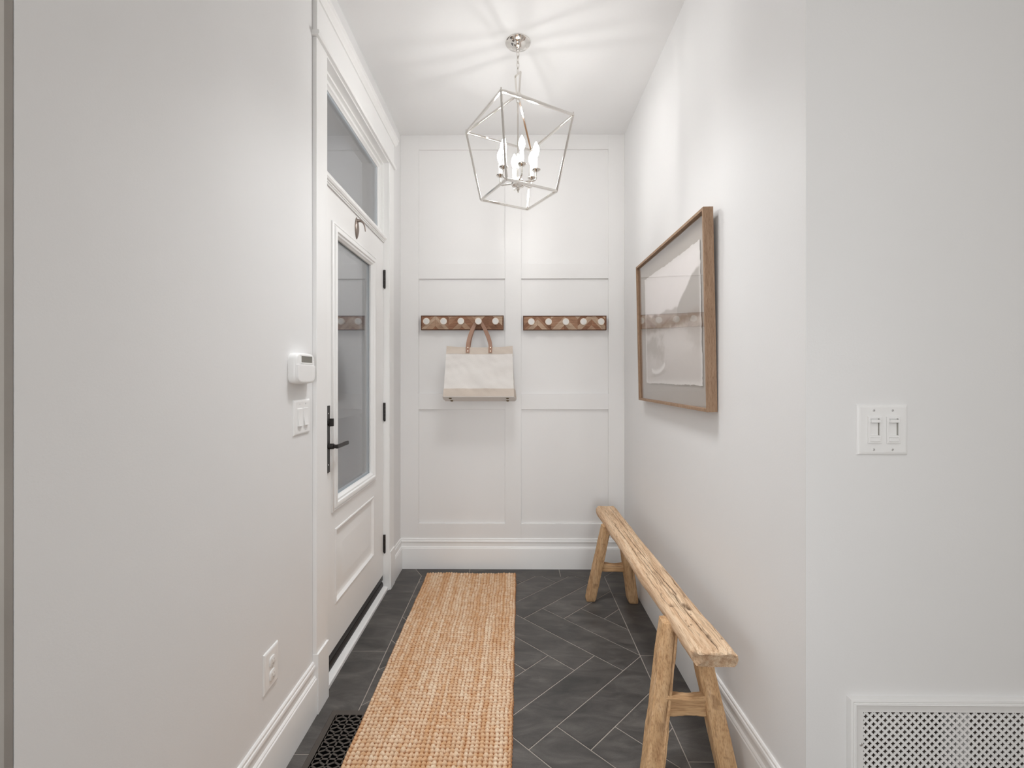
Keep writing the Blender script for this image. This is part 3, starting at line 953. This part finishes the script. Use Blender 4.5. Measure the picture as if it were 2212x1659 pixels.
# ------------------------------------------------------------------ coat racks
def make_rack(x0, x1, z0, z1, kx, kz, seed, label):
    rr = random.Random(seed)
    yw, yf = YB+.0148, 3.176
    t = thing('coat_rack', ((x0+x1)/2, yw, z0), label, 'coat rack', 'chevron wood coat racks on the panelled wall')
    e = .0045
    MB().box(x0+.002, x1-.002, yf+.008, yw, z0+.002, z1-.002).build('backing_board', M['rack_edge'], t, 0.001)
    for bx in ((x0, x1, z0, z0+e), (x0, x1, z1-e, z1), (x0, x0+e, z0+e, z1-e), (x1-e, x1, z0+e, z1-e)):
        MB().box(bx[0], bx[1], yf-.002, yf+.022, bx[2], bx[3]).build('edge_strip', M['rack_edge'], t, 0.0008)
    # chevron pieces
    W = x1-x0
    apex = [-.16, .005, .175, .335, .497, .655, .822, .985, 1.15]   # alternating valley / apex
    X = [x0+W*a for a in apex]
    hgt = 0.0
    zA = z0
    for k in range(len(X)-1):
        up = (k % 2 == 1)     # rises to an apex at odd -> next
        xa, xb_ = X[k], X[k+1]
        dz = W*.163
        c = z0-.16-rr.random()*.02
        lst = []
        rb2 = random.Random(seed*100); rb3 = random.Random(seed*77+(k-1)//2)
        cc = z0-.2
        while cc < z1+.05:
            th = rb2.choice((.020, .030, .040, .046))
            lst.append((cc, cc+th, rb3.randrange(5))); cc += th
        for (c0_, c1_, mi) in lst:
            g_ = .0003
            if up: P = [(xa, c0_+g_), (xb_, c0_+dz+g_), (xb_, c1_+dz-g_), (xa, c1_-g_)]
            else: P = [(xa, c0_+dz+g_), (xb_, c0_+g_), (xb_, c1_-g_), (xa, c1_+dz-g_)]
            P = [(max(min(px, xb_-g_), xa+g_), pz) for px, pz in P]
            P = clip(P, x0+e+.0003, x1-e-.0003, z0+e+.0003, z1-e-.0003)
            if len(P) < 3: continue
            n = len(P)
            ar = abs(sum(P[i][0]*P[(i+1) % n][1]-P[(i+1) % n][0]*P[i][1] for i in range(n)))
            if ar < .00001: continue
            d = rr.uniform(0, .0012)
            MB().prism([(px, yf+d, pz) for px, pz in P], (0, .0085, 0)).build('wood_strip', RW[mi][0 if not up else 1], t)
    for q, x in enumerate(kx):
        MB().lathe([(.010, 0), (.009, .008), (.009, .050)], (x, yf+.002, kz), (0, -1, 0), 20).build('peg', M['knob'], t, 0, 40)
        kn = MB().lathe([(.009, .040), (.021, .044), (.0232, .047), (.0232, .054), (.0215, .0565), (.018, .0568)], (x, yf+.002, kz), (0, -1, 0), 36).build('knob', M['knob'], t, 0, 40)
        MB().lathe([(.0175, .0565), (.0175, .0574), (.0165, .0576)], (x, yf+.002, kz), (0, -1, 0), 32).build('inlay', M['marble'], kn, 0, 30)
    return t
LK = [-.6050, -.4870, -.3675, -.2475, -.1295]
RK = [.1165, .2350, .3535, .4745, .5950]
make_rack(-.6525, -.075, 1.673, 1.773, LK, 1.7275, 5, 'wooden chevron coat rack with five white knobs, the one the tote bag hangs from')
make_rack(.0615, .642, 1.671, 1.771, RK, 1.7235, 9, 'empty wooden chevron coat rack with five white knobs, nearer the framed picture')

# ------------------------------------------------------------------ tote bag
def make_tote():
    t = thing('tote_bag', (-.24, 3.08, 1.17), 'cream canvas tote bag with linen bands and tan leather handles hanging from a rack', 'bag')
    th = math.radians(15)
    # local: u across, v up the bag, w depth (0 front .. positive to the wall)
    OB = Vector((-.235, 2.985, 1.213))
    ev = Vector((0, math.sin(th), math.cos(th))); ew = Vector((0, math.cos(th), -math.sin(th)))
    n = vnoise(77)
    Hh = .352
    def P(u, v, w):
        return OB+Vector((u, 0, 0))+ev*v+ew*w
    def ringat(v, off=0.0):
        s = v/Hh
        hwid = .232-.010*s
        dep = .135*(1-s)+.040*s
        bulge = .008*math.sin(PI*min(1, s))*1.0
        pts = []
        M1 = 40
        sag = .010*max(0, (s-.75)/.25)
        def wob(a, b): return ((float(n(np.array(a*2.6+b*2+10), np.array(b*7.-a*1.5+4)))-.5)*.016+(float(n(np.array(a*7.+b*5+40), np.array(b*15.+a*4+9)))-.5)*.006)*(1-abs(2*s-1)**4)
        for i in range(M1+1):
            q = -1+2*i/M1
            vv = v-sag*(1-q*q)
            pts.append(P(q*(hwid+off), vv, -off-bulge*(1-q*q)+wob(q, s)))
        for i in range(1, 6):
            w = dep*i/6
            pts.append(P(hwid+off+.010*math.sin(PI*i/6)*(1-s)*1.2-.012*s*math.sin(PI*i/6)+.008*i/6*(1-s), v, w))
        for i in range(M1+1):
            q = 1-2*i/M1
            pts.append(P(q*(hwid+off+.006*(1-s)), v-sag*.6*(1-q*q), dep+off))
        for i in range(1, 6):
            w = dep*(6-i)/6
            pts.append(P(-hwid-off-.010*math.sin(PI*i/6)*(1-s)+.012*s*math.sin(PI*i/6), v, w))
        return pts
    def shell(v0, v1, steps, off, name, mat, bottom=False, parent=t):
        rings = [ringat(v0+(v1-v0)*i/steps, off) for i in range(steps+1)]
        inner = [ringat(max(v0+(v1-v0)*i/steps, v0+(.003 if bottom else 0)), off-.0025) for i in range(steps, -1, -1)]
        mb = MB()
        if bottom:
            mb.loft(rings+inner, True, True)
        else:
            mb.loft(rings+inner+[rings[0]], True, False)
        return mb.build(name, mat, parent, 0, 50)
    shell(0.0, .350, 26, 0, 'canvas_body', M['canvas'], True)
    shell(.297, Hh, 6, .0016, 'top_band', M['linen'])
    shell(.004, .056, 5, .0016, 'bottom_band', M['linen'])
    for u, w in ((-.19, .035), (.19, .035), (-.19, .11), (.19, .11)):
        p = P(u, 0, w)
        MB().lathe([(.004, 0), (.010, .001), (.0105, .003), (.007, .006), (.002, .007)], p, -ev, 16).build('bag_foot', M['oldbrass'], t, 0, 40)
    # handles
    peg = Vector((-.2475, 3.150, 1.7275+.0115))
    for wofs, hname in ((-.0115, 'front'), (.044, 'rear')):
        pts = []
        uL, uR = -.0785, .0735
        y_pt = peg+Vector((0, -.004 if hname == 'front' else .012, .001))
        A0 = P(uL, .300, wofs); A1 = P(uL, .352, wofs); B1 = P(uR, .352, wofs); B0 = P(uR, .300, wofs)
        def bez(a, b, c, d, s): return a*(1-s)**3+b*3*s*(1-s)**2+c*3*s*s*(1-s)+d*s**3
        seq = [A0, A0.lerp(A1, .5), A1]
        mL = y_pt+Vector((-.014, 0, -.012)); mR = y_pt+Vector((.014, 0, -.012))
        seq += [bez(A1, A1+Vector((.004, 0, .05)), mL+Vector((-.035, 0, -.06)), mL, s/10) for s in range(1, 11)]
        seq += [y_pt+Vector((-.009, 0, -.002)), y_pt, y_pt+Vector((.009, 0, -.002))]
        seq += [bez(mR, mR+Vector((.035, 0, -.06)), B1+Vector((-.004, 0, .05)), B1, s/10) for s in range(0, 11)]
        seq += [B0.lerp(B1, .5), B0]
        rings = []
        for i, p in enumerate(seq):
            a = seq[max(i-1, 0)]; b = seq[min(i+1, len(seq)-1)]
            d = (b-a).normalized()
            nrm = Vector((0, -1, 0)); side = d.cross(nrm).normalized()
            top = min(1, abs(i-(len(seq)-1)/2)/6)
            hw_ = .0095+.0030*top; 
            nn = side.cross(d).normalized()
            rings.append([p-side*hw_-nn*.0014, p+side*hw_-nn*.0014, p+side*hw_+nn*.0014, p-side*hw_+nn*.0014])
        h = MB().loft(rings).build('handle', M['leather'], t, 0, 40)
        if hname == 'front':
            for u in (uL, uR):
                for v in (.313, .338):
                    MB().lathe([(.0045, 0), (.004, .0016), (.002, .0024)], P(u, v, wofs-.0012), -ew, 14).build('rivet', M['brass'], h, 0, 50)
make_tote()

# ------------------------------------------------------------------ framed picture
def make_picture():
    t = thing('framed_picture', (.755, 2.21, 1.21), 'large wood framed lake and mountain print with deckled edges hanging on the right wall', 'picture')
    lean = .0165/.78
    V_ = Vector((-lean, 0, 1)).normalized(); U_ = Vector((0, 1, 0)); N_ = Vector((-1, 0, -lean)).normalized()
    O_ = Vector((.770, 1.732, 1.210))       # back lower near corner
    Wd, Ht, Th = .955, .780, .038
    # frame: inset, height(out of wall)
    FP = [(0, 0), (0, Th), (.0115, Th), (.0115, Th-.022), (.0115, 0)]
    MB().ring(O_, U_, V_, N_, 0, Wd, 0, Ht, FP).build('frame', M['frame_wood'], t)
    def pbox(u0, u1, v0, v1, h0, h1):
        pts = [O_+U_*u+V_*v+N_*h for h in (h0, h1) for v in (v0, v1) for u in (u0, u1)]
        return MB().add(pts, [(0, 2, 3, 1), (4, 5, 7, 6), (0, 1, 5, 4), (2, 6, 7, 3), (0, 4, 6, 2), (1, 3, 7, 5)])
    pbox(.011, Wd-.011, .011, Ht-.011, .004, .012).build('mat_board', M['mat'], t)
    pbox(.0113, Wd-.0113, .0113, Ht-.0113, .026, .028).build('glass', M['pglass'], t)
    # print: deckled sheet; s runs from far (left) to near (right)
    nu, nv = 270, 230
    S, T_ = np.meshgrid(np.linspace(0, 1, nu), np.linspace(0, 1, nv))
    n, m2, m3 = vnoise(41), vnoise(42), vnoise(43)
    uF, uN, v0, v1 = 2.59-1.732, 1.823-1.732, .100, .682
    dk = lambda q, s: (n(q*60+s, q*0+s)-.5)*.006+(m2(q*25+s, q*0)-.5)*.005
    uu = uF+(uN-uF)*S
    edgeF = np.exp(-(S/.02)**2); edgeN = np.exp(-((1-S)/.02)**2)
    eb = np.exp(-(T_/.03)**2); et = np.exp(-((1-T_)/.03)**2)
    uu = uu+edgeF*dk(T_, 3)+edgeN*dk(T_, 17)
    vv = v0+(v1-v0)*T_+eb*dk(S, 31)+et*dk(S, 57)
    hh = .0155+.0006*(edgeF+edgeN+eb+et)
    o3 = np.array(O_); cu, cv, cn = np.array(U_), np.array(V_), np.array(N_)
    co = o3+uu[..., None]*cu+vv[..., None]*cv+hh[..., None]*cn-np.array(t.location)
    sky = np.array(srgb(248, 242, 240)[:3]); mtn = np.array(srgb(184, 177, 170)[:3]); far = np.array(srgb(202, 194, 188)[:3])
    fol = np.array(srgb(170, 160, 150)[:3]); wat = np.array(srgb(226, 219, 214)[:3]); low = np.array(srgb(202, 194, 188)[:3]); drk = np.array(srgb(158, 143, 130)[:3])
    nz = n(S*14, T_*14)*.5+m2(S*34, T_*34)*.3+m3(S*70, T_*70)*.2
    C = np.ones(S.shape+(3,))*sky
    def lay(col, mask): 
        nonlocal C
        C = C*(1-mask[..., None])+col*mask[..., None]
    sm = lambda x, w: 1/(1+np.exp(-x/w))
    ridge = np.interp(S, [0, .06, .14, .22, .30, .37, .46, .54, .62, .66, .70, .785, .884, .95, 1], [.64, .655, .60, .636, .60, .615, .63, .605, .62, .61, .652, .709, .79, .82, .83])+(nz-.5)*.02
    lay(far, sm(ridge-T_, .004))
    ridge2 = np.interp(S, [0, .60, .655, .70, .785, .884, 1], [0, .30, .60, .652, .709, .79, .83])+(nz-.5)*.02
    lay(mtn, sm(ridge2-T_, .004))
    lay(wat, sm(.47+(nz-.5)*.03-T_, .008))
    shore = np.exp(-((T_-.50-(nz-.5)*.06)/.035)**2)*(S < .98)
    lay(drk, np.clip(shore*.75, 0, 1))
    lay(low, sm(.22-T_+(nz-.5)*.1, .05)*.8)
    lay(fol, np.clip(sm(.36-S+(nz-.5)*.3, .03)*sm(.41-T_+(nz-.5)*.12, .015)*sm(T_-.24+(nz-.5)*.15, .03), 0, 1)*.8)
    lay(fol, sm(S-.80+(nz-.5)*.2+(.42-T_)*-.3, .03)*sm(.47-T_, .02)*sm(T_-.27+(nz-.5)*.12, .03)*.55)
    # rowing boat
    bx = (S-.27)/.14; bz = (T_-.125-.022*bx)/.042
    lay(fol, sm(1-(bx/1.1)**2-((bz+.9)/.55)**2, .2)*.45)
    topc = .15+.75*bx**2; botc = -.85+.95*np.abs(bx)**2.4
    hull = sm(topc-bz, .06)*sm(bz-botc, .06)*(np.abs(bx) < 1)
    lay(np.array(srgb(242, 238, 234)[:3]), hull)
    inn = sm(topc-.12-bz, .06)*sm(bz-(-.02+.85*bx**2), .06)*(np.abs(bx) < .85)
    lay(np.array(srgb(164, 155, 148)[:3]), inn*.9)
    lay(np.array(srgb(232, 228, 224)[:3]), np.exp(-((bx-.05)/.06)**2)*inn)
    C *= (.965+.07*nz)[..., None]
    eg = np.clip((edgeF+edgeN+eb+et), 0, 1)
    lay(np.array(srgb(236, 231, 227)[:3]), eg*.8)
    me = bpy.data.meshes.new('print')
    idx = np.arange(nu*nv).reshape(nv, nu)
    # front and back sheets give the paper thickness
    back = co-cn*.0012
    allv = np.concatenate([co.reshape(-1, 3), back.reshape(-1, 3)])
    q = np.stack([idx[:-1, :-1], idx[:-1, 1:], idx[1:, 1:], idx[1:, :-1]], -1).reshape(-1, 4)
    N0 = nu*nv
    faces = q.tolist()+(q[:, ::-1]+N0).tolist()
    rim = list(idx[0, :])+list(idx[1:, -1])+list(idx[-1, -2::-1])+list(idx[-2:0:-1, 0])
    rim = [int(r) for r in rim]
    for a, b in zip(rim, rim[1:]+rim[:1]): faces.append((b, a, a+N0, b+N0))
    me.from_pydata(allv.tolist(), [], faces)
    ca = me.color_attributes.new('print', 'FLOAT_COLOR', 'POINT')
    cc = np.concatenate([C, np.ones(C.shape[:2]+(1,))], -1).reshape(-1, 4)
    ca.data.foreach_set('color', np.concatenate([cc, cc]).astype(np.float32).ravel())
    me.materials.append(M['print'])
    o = bpy.data.objects.new('print', me); COL.objects.link(o); o.parent = t
make_picture()

# ------------------------------------------------------------------ wall plates
def plate_mesh(O, U, V, N, w, h, d=.0065):
    return MB().ring(O, U, V, N, -w/2, w/2, -h/2, h/2, [(0, 0), (0, .002), (.0022, .0045), (.007, d), (.009, d)], True)
def on(O, U, V, N):
    O, U, V, N = map(Vector, (O, U, V, N))
    def bx(u0, u1, v0, v1, h0, h1, mb=None):
        mb = mb or MB()
        pts = [O+U*u+V*v+N*h for h in (h0, h1) for v in (v0, v1) for u in (u0, u1)]
        return mb.add(pts, [(0, 2, 3, 1), (4, 5, 7, 6), (0, 1, 5, 4), (2, 6, 7, 3), (0, 4, 6, 2), (1, 3, 7, 5)])
    def pt(u, v, h): return O+U*u+V*v+N*h
    return bx, pt
PL = M['plastic']
def screws(t, pt, N, us, vs, h):
    for u in us:
        for v in vs:
            s = MB().lathe([(.0032, 0), (.0030, .0008), (.002, .0012)], pt(u, v, h), N, 12).build('screw', M['screw'], t, 0, 50)

# left wall two-rocker switch plate
def left_switch():
    O = Vector((XL, 1.706, 1.193)); U = (0, 1, 0); V = (0, 0, 1); N = (1, 0, 0)
    t = thing('light_switch', O, 'white plate with two rocker switches below the alarm keypad', 'switch')
    bx, pt = on(O, U, V, N)
    plate_mesh(O, U, V, N, .130, .130).build('cover_plate', PL, t, 0, 25)
    for u in (-.0235, .0235):
        bx(u-.0175, u+.0175, -.0345, .0345, .006, .0072).build('switch_frame', PL, t, 0.0006)
        mb = MB()
        a, b, c = -.032, .002, .032
        poly = [(a, .007), (a, .0135), (b, .0085), (c, .0095), (c, .007)]
        L = [pt(u-.0155, v, h) for v, h in poly]; R = [pt(u+.0155, v, h) for v, h in poly]
        mb.loft([L, R]).build('rocker', PL, t, 0.0005)
    screws(t, pt, Vector(N), (-.0235, .0235), (-.049, .049), .0064)
left_switch()

def outlet():
    O = Vector((XL, 1.489, .388)); U = (0, 1, 0); V = (0, 0, 1); N = (1, 0, 0)
    t = thing('wall_outlet', O, 'white duplex electrical outlet low on the wall left of the front door', 'outlet')
    bx, pt = on(O, U, V, N)
    plate_mesh(O, U, V, N, .088, .130).build('cover_plate', PL, t, 0, 25)
    for v in (-.0225, .0225):
        poly = []
        for k in range(24):
            a = 2*PI*k/24
            poly.append((max(-.0155, min(.0155, .0195*math.cos(a))), .0165*max(-1, min(1, 1.12*math.sin(a)))))
        f = MB().loft([[pt(a, v+b, .006) for a, b in poly], [pt(a, v+b, .0095) for a, b in poly], [pt(a*.95, v+b*.95, .0100) for a, b in poly]]).build('socket_face', PL, t, 0, 30)
        mb = MB(); bx(-.0075, -.0055, v+.000, v+.008, .0095, .0104, mb); bx(.0055, .0075, v+.001, v+.007, .0095, .0104, mb); bx(-.002, .002, v-.0095, v-.006, .0095, .0104, mb)
        mb.build('slots', M['mat'], f)
    screws(t, pt, Vector(N), (0,), (0,), .0064)
outlet()

def keypad():
    O = Vector((XL, 1.681, 1.3745)); U = (0, 1, 0); V = (0, 0, 1); N = (1, 0, 0)
    t = thing('alarm_keypad', O, 'white rounded alarm keypad with a small grey screen, above the light switch', 'keypad')
    bx, pt = on(O, U, V, N)
    def outline(w, h, e=5.0, n=48):
        out = []
        for k in range(n):
            a = 2*PI*k/n; c, s = math.cos(a), math.sin(a)
            out.append((w/2*abs(c)**(2/e)*(1 if c > 0 else -1), h/2*abs(s)**(2/e)*(1 if s > 0 else -1)))
        return out
    rings = []
    for w, h, d in ((.150, .112, 0), (.152, .115, .006), (.150, .114, .018), (.146, .111, .027), (.141, .107, .030), (.132, .098, .031)):
        rings.append([pt(a, b, d) for a, b in outline(w, h)])
    MB().loft(rings).build('housing', PL, t, 0, 50)
    # flip cover over the keys
    def clipo(w, h, top):
        return [(a, min(b, top)) for a, b in outline(w, h)]
    MB().loft([[pt(a, b, d) for a, b in clipo(w, h, .012)] for w, h, d in ((.144, .108, .026), (.144, .108, .032), (.140, .104, .034), (.130, .094, .0345))]).build('flip_cover', PL, t, 0, 50)
    bx(-.040, .048, .0205, .0465, .0305, .0318).build('screen', M['lcd'], t)
    m = MB().ring(O+Vector(N)*.0305, U, V, N, -.045, .053, .0165, .0500, [(0, 0), (.001, .0022), (.005, .0022), (.005, 0)]).build('screen_bezel', PL, t)
    MB().lathe([(.0018, 0), (.0015, .001)], pt(.060, .034, .031), N, 10).build('status_light', M['marble'], t)
keypad()

def dimmer():
    cx_, cz_ = .9705, 1.2035
    O = Vector((cx_, YN_R, cz_)); U = (1, 0, 0); V = (0, 0, 1); N = (0, -1, 0)
    t = thing('dimmer_switch', O, 'white plate with two slide dimmers on the grey wall above the vent grille', 'switch')
    bx, pt = on(O, U, V, N)
    plate_mesh(O, U, V, N, .1325, .1325).build('cover_plate', PL, t, 0, 25)
    for u in (-.0232, .0255):
        u0, u1 = u-.0170, u+.0170
        b = MB().ring(O+Vector((u, 0, 0)), U, V, N, -.0175, .0175, -.0352, .0352, [(0, .006), (0, .0095), (.0008, .0102), (.0050, .0102), (.0050, .0068)], False, closed=False)
        body = b.build('dimmer_frame', PL, t, 0, 30)
        bx(u-.0125, u+.0125, -.0195, -.0140, .0065, .0100).build('divider', PL, body)
        bx(u-.013, u+.013, -.031, .031, .0062, .0069).build('slot_back', PL, body)
        bx(u+.0098, u+.0122, -.014, .030, .0068, .0071).build('slot_shade_strip', M['lcd'], body)  # flat grey strip paints the shadow gap of the slider slot
        bx(u-.0125, u+.0128, .0195, .0275, .0069, .0150).build('slider', PL, t, 0.0012)
        bx(u-.0125, u+.0125, -.0305, -.0200, .0069, .0125).build('push_button', PL, t, 0.0012)
    screws(t, pt, Vector(N), (-.0240, .0248), (-.0515, .0515), .0064)
dimmer()

# ------------------------------------------------------------------ return-air grille
def grille():
    t = thing('vent_grille', (1.26, YN_R, .03), 'large white return air grille of pierced quatrefoils in a moulded frame low on the right', 'vent')
    u0, u1, v0, v1 = .880, 1.64, .018, .499
    O = Vector((0, YN_R, 0)); U = (1, 0, 0); V = (0, 0, 1); N = (0, -1, 0)
    GP = [(0, 0), (0, .010), (.002, .014), (.006, .0155), (.009, .0135), (.011, .0150), (.013, .0135), (.015, .0150), (.0185, .0125), (.021, .009), (.030, .006), (.038, .005), (.040, .0045), (.040, -.004), (.036, -.004)]
    MB().ring(O, U, V, N, u0, u1, v0, v1, GP).build('grille_frame', M['trim'], t, 0, 30)
    # pierced sheet
    a = .01025
    X0, X1, Z0, Z1 = u0+.040, u1-.040, v0+.040, v1-.040
    ys0, ys1 = YN_R-.0005, YN_R+.0012
    hole = []
    for k in range(16):
        th = 2*PI*k/16
        r = .0060 if k % 4 == 0 else (.0052 if k % 2 == 1 else .0033)
        hole.append((r*math.cos(th), r*math.sin(th)))
    outer = []
    for k in range(16):
        th = 2*PI*k/16
        c, s = math.cos(th), math.sin(th)
        r = a/(abs(c)+abs(s))
        outer.append((r*c, r*s))
    vs = []; fs = []
    ni = int((X1-X0)/a)+1; nj = int((Z1-Z0)/a)+1
    for i in range(0, ni+1):
        for j in range(0, nj+1):
            if (i+j) % 2: continue
            cx_, cz_ = X0+i*a, Z1-.0045-j*a
            if cx_ > X1+.002 or cz_ < Z0-.002: continue
            o = len(vs)
            cl = lambda x, z, y: (min(max(x, X0), X1), y, min(max(z, Z0), Z1))
            vs += [cl(cx_+x, cz_+z, ys0) for x, z in outer]+[cl(cx_+x, cz_+z, ys0) for x, z in hole]+[cl(cx_+x, cz_+z, ys1) for x, z in hole]
            for k in range(16):
                r = (k+1) % 16
                fs.append((o+k, o+r, o+16+r, o+16+k)); fs.append((o+16+k, o+16+r, o+32+r, o+32+k))
    mb = MB(); mb.add(vs, fs)
    og = Vector(t.location)
    me = bpy.data.meshes.new('pierced_sheet'); me.from_pydata([tuple(Vector(p)-og) for p in vs], [], fs)
    me.materials.append(M['trim'])
    o = bpy.data.objects.new('pierced_sheet', me); COL.objects.link(o); o.parent = t
    MB().lathe([(.0042, 0), (.004, .002), (.002, .003)], (u0+.033, YN_R-.0055, v1-.124), N, 14).build('screw', M['screw'], t, 0, 50)
    # duct behind
    d = MB()
    d.box(GX0, GX1, YN_R+.119, YN_R+.125, GZ0, GZ1)
    d.build('duct_back', M['dark'], t)
    d = MB(); d.box(1.225, 1.262, YN_R+.06, YN_R+.10, GZ0, GZ1)
    d.build('duct_stud', M['trim'], t)
grille()

# ------------------------------------------------------------------ floor register
def register():
    t = thing('floor_register', (-.62, 1.55, 0), 'dark bronze metal floor register with geometric lattice, partly under the jute runner', 'vent')
    zT = .0030
    x0, x1, yb, yt = -.7045, -.5455, 1.263, 1.800
    MB().ring((0, 0, 0), (1, 0, 0), (0, 1, 0), (0, 0, 1), x0-.027, x1+.027, yb-.027, yt+.027, [(0, .0002), (.003, zT), (.027, zT), (.027, .0002)]).build('register_frame', M['bronze_grey'], t, 0, 30)
    MB().box(x0, x1, yb, yt, .0001, .0006).build('well_shade_sheet', M['pit'], t)  # thin black sheet stands for the shaded depth under the lattice
    p = .053
    mb = MB()
    wv = .0068
    def b(xa, ya, xb_, yb_, w=wv):
        P = clip_seg(xa, ya, xb_, yb_)
        if P: mb.bar((P[0], P[1], zT-.0009), (P[2], P[3], zT-.0009), w, .0018)
    def clip_seg(xa, ya, xb_, yb_):
        t0, t1 = 0., 1.
        dx, dy = xb_-xa, yb_-ya
        for pp, qq in ((-dx, xa-x0), (dx, x1-xa), (-dy, ya-yb), (dy, yt-ya)):
            if abs(pp) < 1e-12:
                if qq < 0: return None
            else:
                r = qq/pp
                if pp < 0: t0 = max(t0, r)
                else: t1 = min(t1, r)
        if t0 >= t1: return None
        return (xa+dx*t0, ya+dy*t0, xa+dx*t1, ya+dy*t1)
    for i in range(0, 4): b(x0+i*p, yb, x0+i*p, yt)
    for j in range(-1, 11):
        yc = 1.777-j*p
        b(x0, yc-p/2, x1, yc-p/2)
        for i in range(3):
            cx_ = x0+p/2+i*p
            hv = .0135
            for sx in (-1, 1):
                for sy in (-1, 1):
                    b(cx_+sx*p/2, yc, cx_, yc+sy*hv)
            b(cx_, yc+hv, cx_, yc+p/2); b(cx_, yc-hv, cx_, yc-p/2)
    mb.build('lattice', M['bronze_grey'], t)
register()
